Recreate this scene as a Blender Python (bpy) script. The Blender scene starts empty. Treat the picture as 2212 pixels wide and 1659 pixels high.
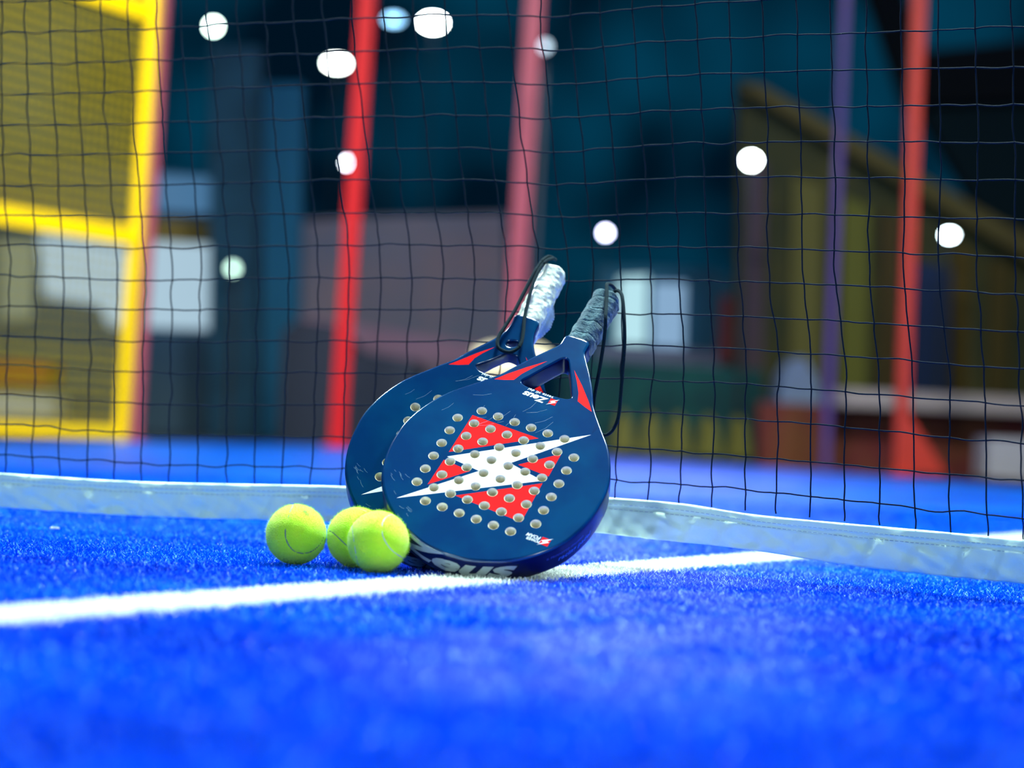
import bpy, bmesh, math, random
import numpy as np
from mathutils import Vector, Matrix, noise
from mathutils.geometry import delaunay_2d_cdt

random.seed(7)
rng = np.random.default_rng(11)
SC = bpy.context.scene
COL = SC.collection

# ------------------------------------------------------------------ camera, world, lights
F, H, ROLL = 4400.0, 0.160, math.radians(2.75)
PITCH = math.atan(91.5 * math.cos(ROLL) / F)
FW = Vector((0, math.cos(PITCH), math.sin(PITCH)))
U0 = Vector((0, -math.sin(PITCH), math.cos(PITCH)))
RT = math.cos(ROLL) * Vector((1, 0, 0)) + math.sin(ROLL) * U0
UP = -math.sin(ROLL) * Vector((1, 0, 0)) + math.cos(ROLL) * U0
CAMP = Vector((0, 0, H))
cam = bpy.data.cameras.new('camera')
camo = bpy.data.objects.new('camera', cam)
COL.objects.link(camo)
m = Matrix((RT, UP, -FW)).transposed().to_4x4()
m.translation = CAMP
camo.matrix_world = m
cam.sensor_width = 36
cam.lens = F / 2212 * 36
cam.clip_start = 0.05
cam.clip_end = 300
cam.dof.use_dof = True
cam.dof.focus_distance = 2.27
cam.dof.aperture_fstop = 2.7
SC.camera = camo

SC.view_settings.view_transform = 'Standard'
SC.view_settings.look = 'None'
SC.view_settings.exposure = 0.0
SC.view_settings.gamma = 1.0
SC.view_settings.use_curve_mapping = False
SC.cycles.use_denoising = True
SC.cycles.max_bounces = 6
SC.cycles.sample_clamp_indirect = 6
SC.cycles.caustics_reflective = False
SC.cycles.caustics_refractive = False

w = bpy.data.worlds.new('night')
SC.world = w
w.use_nodes = True
nt = w.node_tree
bg = nt.nodes['Background']
tc = nt.nodes.new('ShaderNodeTexCoord')
mp = nt.nodes.new('ShaderNodeMapping'); mp.inputs['Scale'].default_value = (9, 9, 9)
nz = nt.nodes.new('ShaderNodeTexNoise'); nz.inputs['Scale'].default_value = 1.6; nz.inputs['Detail'].default_value = 1.0
rp = nt.nodes.new('ShaderNodeValToRGB')
rp.color_ramp.elements[0].position = 0.35; rp.color_ramp.elements[0].color = (0.0002, 0.006, 0.015, 1)
rp.color_ramp.elements[1].position = 0.68; rp.color_ramp.elements[1].color = (0.0006, 0.042, 0.085, 1)
nt.links.new(tc.outputs['Generated'], mp.inputs['Vector'])
nt.links.new(mp.outputs['Vector'], nz.inputs['Vector'])
nt.links.new(nz.outputs['Fac'], rp.inputs['Fac'])
nt.links.new(rp.outputs['Color'], bg.inputs['Color'])
bg.inputs['Strength'].default_value = 1.0


def area(name, loc, target, size, power, color, spread=180):
    l = bpy.data.lights.new(name, 'AREA')
    l.shape = 'DISK'; l.size = size; l.energy = power; l.color = color; l.spread = math.radians(spread)
    o = bpy.data.objects.new(name, l); COL.objects.link(o)
    o.location = loc
    o.rotation_euler = (Vector(target) - Vector(loc)).to_track_quat('-Z', 'Y').to_euler()
    return o


area('court_lamp_behind', (0.7, 3.9, 5.6), (0, 2.3, 0), 1.0, 500, (0.74, 0.98, 1.0), 110)
area('court_lamp_behind_left', (-3.6, 6.6, 6.0), (0, 2.0, 0), 0.9, 80, (0.70, 0.96, 1.0), 50)
area('court_lamp_behind_right', (4.4, 5.8, 6.0), (0, 2.0, 0), 0.9, 80, (0.70, 0.96, 1.0), 50)
area('court_lamp_front_left', (-5.0, -7.5, 5.0), (0, 2.3, 0), 0.8, 330, (0.74, 0.98, 1.0))
area('court_lamp_front_right', (4.0, -8.0, 5.0), (0, 2.3, 0), 0.8, 275, (0.74, 0.98, 1.0))
area('added_lamp_fence_left', (-0.8, 5.5, 5.0), (-2.6, 9.2, 1.0), 0.6, 115, (1.0, 1.0, 0.95), 80)  # added fill without a visible source, keeps the yellow fence bright
area('added_lamp_posts', (0.2, 6.5, 5.5), (-0.9, 11.5, 1.0), 0.6, 75, (1.0, 0.95, 0.95), 90)  # unseen lamp added to light the posts and things behind
area('added_lamp_middle', (1.2, 7.6, 6.0), (0.9, 7.6, 0), 0.8, 210, (0.85, 0.95, 1.0), 95)  # no visible source: put in to brighten the mid-court turf
area('added_lamp_far_right', (2.5, 7.0, 6.0), (2.5, 12.5, 0.3), 0.8, 120, (1.0, 0.95, 0.9))  # added background fill for the far right side, unseen


# ------------------------------------------------------------------ helpers
def horizon_ray(px, py):
    return RT * ((px - 1106) / F) - UP * ((py - 829.5) / F) + FW


def G(px, py, Y):
    """the place at distance Y in front of the camera seen in direction px, py"""
    d = horizon_ray(px, py)
    return CAMP + d * (Y / d.y)


def ground(px, py, z=0.0):
    d = horizon_ray(px, py)
    return CAMP + d * ((z - H) / d.z)


def mat(name, col, rough=0.5, metal=0.0, spec=0.5, coat=0.0, emit=None, estr=1.0, noise_col=None,
        nscale=8.0, lo=0.4, hi=0.65, bump=0.0, bscale=60.0, sheen=0.0, transl=0.0, alpha=None):
    M = bpy.data.materials.new(name); M.use_nodes = True
    n = M.node_tree; b = n.nodes['Principled BSDF']
    b.inputs['Base Color'].default_value = (*col, 1)
    b.inputs['Roughness'].default_value = rough
    b.inputs['Metallic'].default_value = metal
    b.inputs['Specular IOR Level'].default_value = spec
    b.inputs['Coat Weight'].default_value = coat
    b.inputs['Coat Roughness'].default_value = 0.08
    b.inputs['Sheen Weight'].default_value = sheen
    if emit:
        b.inputs['Emission Color'].default_value = (*emit, 1)
        b.inputs['Emission Strength'].default_value = estr
    t = n.nodes.new('ShaderNodeTexCoord')
    if noise_col:
        z = n.nodes.new('ShaderNodeTexNoise'); z.inputs['Scale'].default_value = nscale; z.inputs['Detail'].default_value = 3
        r = n.nodes.new('ShaderNodeValToRGB')
        r.color_ramp.elements[0].position = lo; r.color_ramp.elements[0].color = (*col, 1)
        r.color_ramp.elements[1].position = hi; r.color_ramp.elements[1].color = (*noise_col, 1)
        n.links.new(t.outputs['Object'], z.inputs['Vector'])
        n.links.new(z.outputs['Fac'], r.inputs['Fac'])
        n.links.new(r.outputs['Color'], b.inputs['Base Color'])
    if bump:
        z = n.nodes.new('ShaderNodeTexNoise'); z.inputs['Scale'].default_value = bscale; z.inputs['Detail'].default_value = 4
        bp = n.nodes.new('ShaderNodeBump'); bp.inputs['Strength'].default_value = bump; bp.inputs['Distance'].default_value = 0.002
        n.links.new(t.outputs['Object'], z.inputs['Vector'])
        n.links.new(z.outputs['Fac'], bp.inputs['Height'])
        n.links.new(bp.outputs['Normal'], b.inputs['Normal'])
    if alpha is not None:
        b.inputs['Alpha'].default_value = alpha
    return M


def link(name, me, parent=None, mats=()):
    o = bpy.data.objects.new(name, me); COL.objects.link(o)
    for x in mats: me.materials.append(x)
    if parent: o.parent = parent
    return o


def tag(o, label=None, cat=None, group=None, kind=None):
    if label: o['label'] = label
    if cat: o['category'] = cat
    if group: o['group'] = group
    if kind: o['kind'] = kind
    return o


def empty(name, loc=(0, 0, 0)):
    o = bpy.data.objects.new(name, None); COL.objects.link(o); o.location = loc
    o.empty_display_size = 0.05
    return o


def finish(bm, name, parent, mats, smooth=False, loc=None, weld=False):
    me = bpy.data.meshes.new(name)
    if weld: bmesh.ops.remove_doubles(bm, verts=bm.verts, dist=1e-6)
    bmesh.ops.recalc_face_normals(bm, faces=bm.faces)
    if loc is not None:
        bmesh.ops.translate(bm, verts=bm.verts, vec=-Vector(loc))
    bm.to_mesh(me); bm.free()
    if smooth:
        for p in me.polygons: p.use_smooth = True
    o = link(name, me, parent, mats)
    if loc is not None: o.location = loc
    return o


def add_box(bm, c, s, mi=0, rot=None):
    r = bmesh.ops.create_cube(bm, size=1.0)
    M = Matrix.Translation(Vector(c)) @ (rot.to_4x4() if rot is not None else Matrix.Identity(4)) @ Matrix.Diagonal((*s, 1))
    bmesh.ops.transform(bm, matrix=M, verts=r['verts'])
    for f in {f for v in r['verts'] for f in v.link_faces}: f.material_index = mi
    return r['verts']


def add_prism(bm, pts, d, mi=0):
    """solid with the outline pts (3D, planar) pushed along d"""
    a = [bm.verts.new(p) for p in pts]; b = [bm.verts.new(Vector(p) + Vector(d)) for p in pts]
    fs = [bm.faces.new(a), bm.faces.new(b[::-1])]
    n = len(pts)
    for i in range(n): fs.append(bm.faces.new((a[i], b[i], b[(i + 1) % n], a[(i + 1) % n])))
    for f in fs: f.material_index = mi


def beam(bm, p0, p1, wdt, dep, mi=0):
    """rectangular bar from p0 to p1, wdt across, dep in depth"""
    p0, p1 = Vector(p0), Vector(p1); d = p1 - p0
    q = d.to_track_quat('Z', 'Y').to_matrix()
    add_box(bm, (p0 + p1) / 2, (wdt, dep, d.length), mi, q)


def tube_arrays(path, rad, k=4):
    P = np.asarray(path, float); n = len(P)
    T = np.gradient(P, axis=0); T /= np.linalg.norm(T, axis=1)[:, None] + 1e-12
    ref = np.array([0.0, 1.0, 0.0]); A = np.cross(T, ref)
    bad = np.linalg.norm(A, axis=1) < 0.2
    if bad.any(): A[bad] = np.cross(T[bad], [1.0, 0, 0.3])
    A /= np.linalg.norm(A, axis=1)[:, None]; B = np.cross(T, A)
    R = np.broadcast_to(rad, n)
    ang = np.arange(k) * 2 * np.pi / k + np.pi / k
    V = P[:, None] + R[:, None, None] * (np.cos(ang)[None, :, None] * A[:, None] + np.sin(ang)[None, :, None] * B[:, None])
    V = V.reshape(-1, 3)
    i = np.arange(n - 1)[:, None]; j = np.arange(k)[None]
    Fc = np.stack([i * k + j, i * k + (j + 1) % k, (i + 1) * k + (j + 1) % k, (i + 1) * k + j], -1).reshape(-1, 4)
    return V, Fc


def quads_mesh(name, V, Fc, smooth=True):
    me = bpy.data.meshes.new(name)
    V = np.asarray(V, np.float32); Fc = np.asarray(Fc, np.int32); k = Fc.shape[1]
    me.vertices.add(len(V)); me.vertices.foreach_set('co', V.ravel())
    me.loops.add(Fc.size); me.loops.foreach_set('vertex_index', Fc.ravel())
    me.polygons.add(len(Fc)); me.polygons.foreach_set('loop_start', np.arange(len(Fc), dtype=np.int32) * k)
    if smooth: me.polygons.foreach_set('use_smooth', np.ones(len(Fc), bool))
    me.update(calc_edges=True)
    return me


def tubes_obj(name, paths, rad, parent, mats, k=4):
    Vs, Fs, o = [], [], 0
    for p in paths:
        V, Fc = tube_arrays(p, rad, k); Vs.append(V); Fs.append(Fc + o); o += len(V)
    return link(name, quads_mesh(name, np.concatenate(Vs), np.concatenate(Fs)), parent, mats)


def catmull(P, per=8, closed=False):
    P = np.asarray(P, float); n = len(P); out = []
    rngi = range(n if closed else n - 1)
    for i in rngi:
        if closed: p0, p1, p2, p3 = P[(i - 1) % n], P[i], P[(i + 1) % n], P[(i + 2) % n]
        else: p0, p1, p2, p3 = P[max(i - 1, 0)], P[i], P[i + 1], P[min(i + 2, n - 1)]
        for s in range(per):
            t = s / per
            out.append(0.5 * ((2 * p1) + (-p0 + p2) * t + (2 * p0 - 5 * p1 + 4 * p2 - p3) * t * t + (-p0 + 3 * p1 - 3 * p2 + p3) * t ** 3))
    if not closed: out.append(P[-1])
    return np.array(out)


# ------------------------------------------------------------------ materials
NAVYF = mat('navy_face_lacquer', (0.0006, 0.026, 0.095), 0.20, spec=0.12, coat=0.12, noise_col=(0.0006, 0.042, 0.115), nscale=14, bump=0.015, bscale=300)
RIM = mat('navy_lacquer_side_shade', (0.0004, 0.004, 0.045), 0.30, spec=0.15, coat=0.12)  # same navy, with the shade of the sides put into the colour
NAVY = mat('navy_lacquer', (0.0006, 0.022, 0.085), 0.18, spec=0.3, coat=0.3, noise_col=(0.0008, 0.050, 0.135), nscale=14, bump=0.015, bscale=300)
WHITE = mat('white_print', (0.82, 0.85, 0.84), 0.2, spec=.2)
RED = mat('red_print', (0.88, 0.014, 0.014), 0.2, spec=.2)
SILVER = mat('silver_print', (0.55, 0.62, 0.62), 0.32, metal=0.45)
FAINT = mat('grey_blue_print', (0.05, 0.08, 0.30), 0.5)
SCUFF = mat('scuff_marks', (0.10, 0.22, 0.36), 0.6)
TAN = mat('tan_foam', (0.88, 0.80, 0.58), 0.8, noise_col=(0.80, 0.75, 0.56), nscale=300, emit=None)
BLACK = mat('black_tape', (0.004, 0.012, 0.02), 0.45)
CORDM = mat('black_cord_weave', (0.002, 0.014, 0.02), 0.9, spec=0.15, bump=0.8, bscale=900)
GRIPW = mat('clear_wrap_over_white_grip', (0.74, 0.76, 0.58), 0.24, coat=0.7, noise_col=(0.92, 0.92, 0.78), nscale=90, bump=0.9, bscale=130)
GRIPD = mat('grey_blue_cloth_tape', (0.010, 0.050, 0.070), 0.92, noise_col=(0.065, 0.15, 0.17), nscale=70, lo=0.42, hi=0.72, bump=0.9, bscale=500, sheen=0.15)
FELT = mat('yellow_felt', (0.60, 0.98, 0.008), 0.95, noise_col=(0.68, 0.98, 0.012), nscale=60, bump=0.7, bscale=900, sheen=0.3)
SEAM_D = mat('grey_rubber_seam', (0.16, 0.24, 0.11), 0.7)
SEAM_L = mat('pale_rubber_seam', (0.45, 0.58, 0.33), 0.7)
INK = mat('faded_green_ink', (0.12, 0.30, 0.06), 0.9)
STRING = mat('net_cord', (0.0008, 0.007, 0.015), 0.8, spec=0.12)
BAND = mat('white_net_band', (0.66, 0.86, 0.60), 0.6, noise_col=(0.70, 0.88, 0.62), nscale=8, bump=0.5, bscale=60)
BANDW = mat('white_net_band_stitch', (0.62, 0.70, 0.70), 0.6)


def turf_material(name, line=False, g_=1.0):
    M = bpy.data.materials.new(name); M.use_nodes = True
    n = M.node_tree; b = n.nodes['Principled BSDF']
    b.inputs['Roughness'].default_value = 0.42
    b.inputs['Specular IOR Level'].default_value = 0.12; b.inputs['Specular Tint'].default_value = (.25, .6, 1, 1)
    if line:
        b.inputs['Base Color'].default_value = (0.90, 0.92, 0.86, 1); b.inputs['Roughness'].default_value = 0.7
        return M
    g = n.nodes.new('ShaderNodeNewGeometry')
    sep = n.nodes.new('ShaderNodeSeparateXYZ'); n.links.new(g.outputs['Position'], sep.inputs[0])
    # worn sandy lane with painted lamp sheen: soft in x, wider with distance
    def math_(op, a, bb=None, clamp=False):
        q = n.nodes.new('ShaderNodeMath'); q.operation = op; q.use_clamp = clamp
        for i, s in enumerate((a, bb)):
            if s is None: continue
            if isinstance(s, (int, float)): q.inputs[i].default_value = s
            else: n.links.new(s, q.inputs[i])
        return q.outputs[0]
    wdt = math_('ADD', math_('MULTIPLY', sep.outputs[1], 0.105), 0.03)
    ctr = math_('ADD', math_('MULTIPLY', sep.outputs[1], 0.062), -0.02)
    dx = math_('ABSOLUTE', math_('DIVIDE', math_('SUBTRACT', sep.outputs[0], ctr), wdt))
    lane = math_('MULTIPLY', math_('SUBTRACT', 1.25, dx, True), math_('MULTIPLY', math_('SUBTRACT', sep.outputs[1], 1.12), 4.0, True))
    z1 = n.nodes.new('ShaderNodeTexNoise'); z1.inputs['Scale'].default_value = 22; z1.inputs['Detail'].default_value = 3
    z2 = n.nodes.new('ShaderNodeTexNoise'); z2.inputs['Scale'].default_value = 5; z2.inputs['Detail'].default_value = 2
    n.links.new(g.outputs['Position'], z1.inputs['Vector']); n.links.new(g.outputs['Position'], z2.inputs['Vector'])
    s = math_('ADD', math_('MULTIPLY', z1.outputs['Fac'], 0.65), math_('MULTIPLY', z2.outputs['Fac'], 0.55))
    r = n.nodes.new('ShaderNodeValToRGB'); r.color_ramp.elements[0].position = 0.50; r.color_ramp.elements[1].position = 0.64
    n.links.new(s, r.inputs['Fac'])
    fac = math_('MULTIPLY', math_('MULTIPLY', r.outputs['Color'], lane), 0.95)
    z3 = n.nodes.new('ShaderNodeTexNoise'); z3.inputs['Scale'].default_value = 2.2; z3.inputs['Detail'].default_value = 3
    n.links.new(g.outputs['Position'], z3.inputs['Vector'])
    base = n.nodes.new('ShaderNodeValToRGB')
    base.color_ramp.elements[0].position = 0.35; base.color_ramp.elements[0].color = (0.0001, 0.070 * g_, 0.58 * g_, 1)
    base.color_ramp.elements[1].position = 0.65; base.color_ramp.elements[1].color = (0.0001, 0.170 * g_, 0.88 * g_, 1)
    n.links.new(z3.outputs['Fac'], base.inputs['Fac'])
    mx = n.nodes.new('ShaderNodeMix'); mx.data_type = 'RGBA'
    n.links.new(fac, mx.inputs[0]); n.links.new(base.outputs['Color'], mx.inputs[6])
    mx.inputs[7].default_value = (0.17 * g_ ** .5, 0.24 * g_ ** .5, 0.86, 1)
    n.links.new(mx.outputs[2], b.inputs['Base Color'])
    return M


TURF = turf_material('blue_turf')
TURFB = turf_material('blue_turf_pile_shade', False, 0.62)  # turf blue darkened for the fibre shade a flat floor lacks
TURFL = turf_material('white_turf', True)

# ------------------------------------------------------------------ ground
far = [(-900, 960), (300, 951), (700, 958), (1060, 972), (1400, 988), (1640, 1006), (1960, 1030), (2212, 1050), (3300, 1140)]
fp = [ground(*q) for q in far]
bm = bmesh.new()
near = [(-9, fp[0].y, 0), (-9, -4, 0), (9, -4, 0), (9, fp[-1].y, 0)]
top = [Vector(q) for q in near] + [q for q in reversed(fp)]
add_prism(bm, [(v[0], v[1], -0.007) for v in top], (0, 0, -0.02))
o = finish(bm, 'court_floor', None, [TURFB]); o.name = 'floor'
tag(o, 'bright blue synthetic turf court floor', 'floor', kind='structure')
bm = bmesh.new(); add_box(bm, (0, 20, -0.06), (120, 80, 0.06))
o = finish(bm, 'ground', None, [mat('dark_ground', (0.004, 0.02, 0.035), 0.7)])
tag(o, 'dark ground around the court', 'ground', kind='structure')

# the white court line (runs under the front racket, on under the net)
L0, L1 = ground(0, 1327), ground(1400, 1222)
LD = Vector((L1.x - L0.x, L1.y - L0.y, 0)).normalized()
LN = Vector((-LD.y, LD.x, 0))
LW = 0.043


def in_line(x, y):
    return np.abs((x - L0.x) * LN.x + (y - L0.y) * LN.y) < LW


def blades(X, Y, hmin, hmax, wd, lean, seed, z0=-0.007):
    r = np.random.default_rng(seed); n = len(X)
    a = r.uniform(0, 2 * np.pi, n); h = r.uniform(hmin, hmax, n)
    la = r.uniform(0, 2 * np.pi, n); ll = r.uniform(0, lean, n) * h
    side = np.stack([np.cos(a), np.sin(a), 0 * a], 1) * (wd / 2)
    base = np.stack([X, Y, np.full(n, z0)], 1)
    midp = base + np.stack([np.cos(la) * ll * .35, np.sin(la) * ll * .35, h * .6], 1)
    tip = base + np.stack([np.cos(la) * ll, np.sin(la) * ll, h], 1)
    V = np.stack([base - side, base + side, midp + side, midp - side, tip + side * .5, tip - side * .5], 1).reshape(-1, 3)
    i = np.arange(n)[:, None] * 6
    Fc = np.concatenate([i + [[0, 1, 2, 3]], i + [[3, 2, 4, 5]]], 1).reshape(-1, 4)
    return V, Fc


def scatter(n, y0, y1, spread, pad, seed):
    r = np.random.default_rng(seed)
    Y = r.uniform(y0, y1, n * 2); X = r.uniform(-1, 1, n * 2) * (spread * y1 + pad)
    k = np.abs(X) < spread * Y + pad
    return X[k][:n], Y[k][:n]


Xa, Ya = scatter(330000, 1.75, 2.95, .40, .12, 1)
Xb, Yb = scatter(95000, 0.65, 1.75, .40, .12, 2)
Xc, Yc = scatter(110000, 2.95, 5.2, .40, .12, 3)
X = np.concatenate([Xa, Xb, Xc]); Y = np.concatenate([Ya, Yb, Yc])
inl = in_line(X, Y)
parts = []
for (xx, yy, wd, sd) in ((Xa, Ya, .0011, 4), (Xb, Yb, .0018, 5), (Xc, Yc, .0026, 6)):
    k = ~in_line(xx, yy)
    parts.append(blades(xx[k], yy[k], .005, .0095, wd, 1.1, sd))
Vs, Fs, off = [], [], 0
for V, Fc in parts: Vs.append(V); Fs.append(Fc + off); off += len(V)
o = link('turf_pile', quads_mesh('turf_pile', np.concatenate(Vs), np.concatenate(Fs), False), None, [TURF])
tag(o, 'short blue synthetic grass fibres covering the court', 'turf', kind='stuff')

n = 7000
gx, gy = scatter(n, 1.75, 3.0, .27, .06, 31); gr = np.random.default_rng(32); n = len(gx)
gs = gr.uniform(.0003, .00075, n); gz = gr.uniform(-.003, .0012, n)
gd = gr.normal(size=(n, 4, 3)); gd /= np.linalg.norm(gd, axis=2)[:, :, None]
GV = (np.stack([gx, gy, gz], 1)[:, None] + gd * gs[:, None, None]).reshape(-1, 3)
GF = (np.arange(n)[:, None, None] * 4 + np.array([[0, 1, 2], [0, 2, 3], [0, 3, 1], [1, 3, 2]])[None]).reshape(-1, 3)
o = link('sand_grains', quads_mesh('sand_grains', GV, GF, False), None, [mat('quartz_sand', (.80, .92, 1.0), .15, spec=1.0, coat=.5)])
tag(o, 'glinting quartz sand grains strewn through the blue turf', 'sand', kind='stuff')

n = 60000
t = np.random.default_rng(8).uniform(-0.9, 3.4, n); s = np.random.default_rng(9).normal(0, 1, n)
s = np.clip(np.random.default_rng(10).uniform(-1, 1, n) * LW + s * .0012, -LW * 1.06, LW * 1.06)
V, Fc = blades(L0.x + LD.x * t + LN.x * s, L0.y + LD.y * t + LN.y * s, .0065, .0105, .0016, 0.9, 12)
bm = bmesh.new()
a, b = L0 - LD * 4.5, L0 + LD * 9
add_prism(bm, [a - LN * LW + Vector((0, 0, -.0069)), a + LN * LW + Vector((0, 0, -.0069)), b + LN * LW + Vector((0, 0, -.0069)), b - LN * LW + Vector((0, 0, -.0069))], (0, 0, .0025))
ln = finish(bm, 'court_line', None, [TURFL])
tag(ln, 'white court line running under the rackets and the net', 'court line')
fb = link('line_fibres', quads_mesh('line_fibres', V, Fc, False), ln, [TURFL]); fb['kind'] = 'stuff'


# ------------------------------------------------------------------ rackets
T = 0.036


def taper(v, rear):
    return 1 - (.45 if rear else .24) * min(1, max(0, (v - .110) / .035))


def ring_normals(P):
    n = len(P); N = []
    for i in range(n):
        d = Vector(P[(i + 1) % n]) - Vector(P[i - 1]); d.normalize(); N.append(Vector((d.y, -d.x)))
    return N


def pip(p, poly):
    x, y = p; c = False; n = len(poly)
    for i in range(n):
        x0, y0 = poly[i]; x1, y1 = poly[i - 1]
        if (y0 > y) != (y1 > y) and x < (x1 - x0) * (y - y0) / (y1 - y0) + x0: c = not c
    return c


def axis_shift(v):
    return 0.0028 * min(1, max(0, (v - 0.09) / 0.06))


def mirror_outline(half):
    L = catmull(np.array(half), 5)
    Rr = [(x + axis_shift(y), y) for x, y in L]
    Ll = [(-x + axis_shift(y), y) for x, y in L[::-1] if x > 1e-5]
    return [(float(x), float(y)) for x, y in Rr + Ll]      # counter-clockwise from the bottom


HEAD = [(0, -122.5), (24, -119.7), (43, -113.2), (61.8, -104.2), (78.3, -92), (93.5, -76), (104.8, -59.5), (112, -42), (117, -21),
        (118.7, 0), (118, 20), (113.3, 40), (105.3, 60), (94, 79.5), (80, 96.5), (66, 113)]
NECK = {False: [(54.5, 128), (47.5, 141), (39, 156), (30.5, 170), (21, 184), (13.5, 196), (12.5, 204), (12, 212), (6, 214), (0, 214)],
        True: [(53.5, 127), (46, 139), (36, 153), (27, 165), (20.5, 175), (15, 186), (12.5, 196), (12, 206), (12, 212), (6, 214), (0, 214)]}
OPEN = {False: [(-32, 129), (-26, 123.5), (-13, 121.8), (0, 121.4), (13, 121.8), (26, 123.5), (32, 129), (26.5, 141), (15, 163), (6.5, 178),
                (3, 181.5), (0, 182.3), (-3, 181.5), (-6.5, 178), (-15, 163), (-26.5, 141)],
        True: [(-31, 129), (-25, 123.5), (-13, 121.8), (0, 121.4), (13, 121.8), (25, 123.5), (31, 129), (26, 138), (17, 151), (11.5, 158.5), (7.5, 160.5),
               (0, 161), (-5, 159), (-10, 154), (-19, 143), (-26, 136)]}
BOLT = [(-56, -5), (74.1, 87.5), (10.3, 14.4), (52.1, 6.3), (-79.9, -79.1), (-15.7, -9.2)]
REDS = [[(-56.8, 60.2), (23.8, 59.2), (-57.2, 1.6)], [(-57.2, -10.7), (-24.5, -13.2), (-58, -48.6)], [(55.5, 49.2), (19.1, 16.1), (55.8, 14.4)],
        [(53.8, 3.1), (54.8, -54.2), (-24.1, -50.4)]]
mm = lambda P: [(x / 1000, y / 1000) for x, y in P]


def small_logo(cx, cy, s, ang):
    """the red square with the white bolt, small, turned by ang"""
    ca, sa = math.cos(ang), math.sin(ang)
    tr = lambda P: [(cx + s * (x * ca - y * sa), cy + s * (x * sa + y * ca)) for x, y in P]
    sq = tr([(-57, 60), (56, 58), (55, -55), (-58, -50)])
    return sq, tr([(x, y) for x, y in BOLT])


def text_faces(body, size, bold=0.0, shear=0.25, wid=1.0, space=1.0):
    c = bpy.data.curves.new('t', 'FONT'); c.body = body; c.size = size; c.offset = bold; c.shear = shear
    c.align_x = 'CENTER'; c.align_y = 'CENTER'; c.space_character = space; c.resolution_u = 3
    to = bpy.data.objects.new('t', c); COL.objects.link(to)
    dg = bpy.context.evaluated_depsgraph_get(); dg.update()
    me = bpy.data.meshes.new_from_object(to.evaluated_get(dg))
    V = [(v.co.x * wid, v.co.y) for v in me.vertices]; Fc = [list(p.vertices) for p in me.polygons]
    bpy.data.objects.remove(to); bpy.data.curves.remove(c); bpy.data.meshes.remove(me)
    return V, Fc


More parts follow.
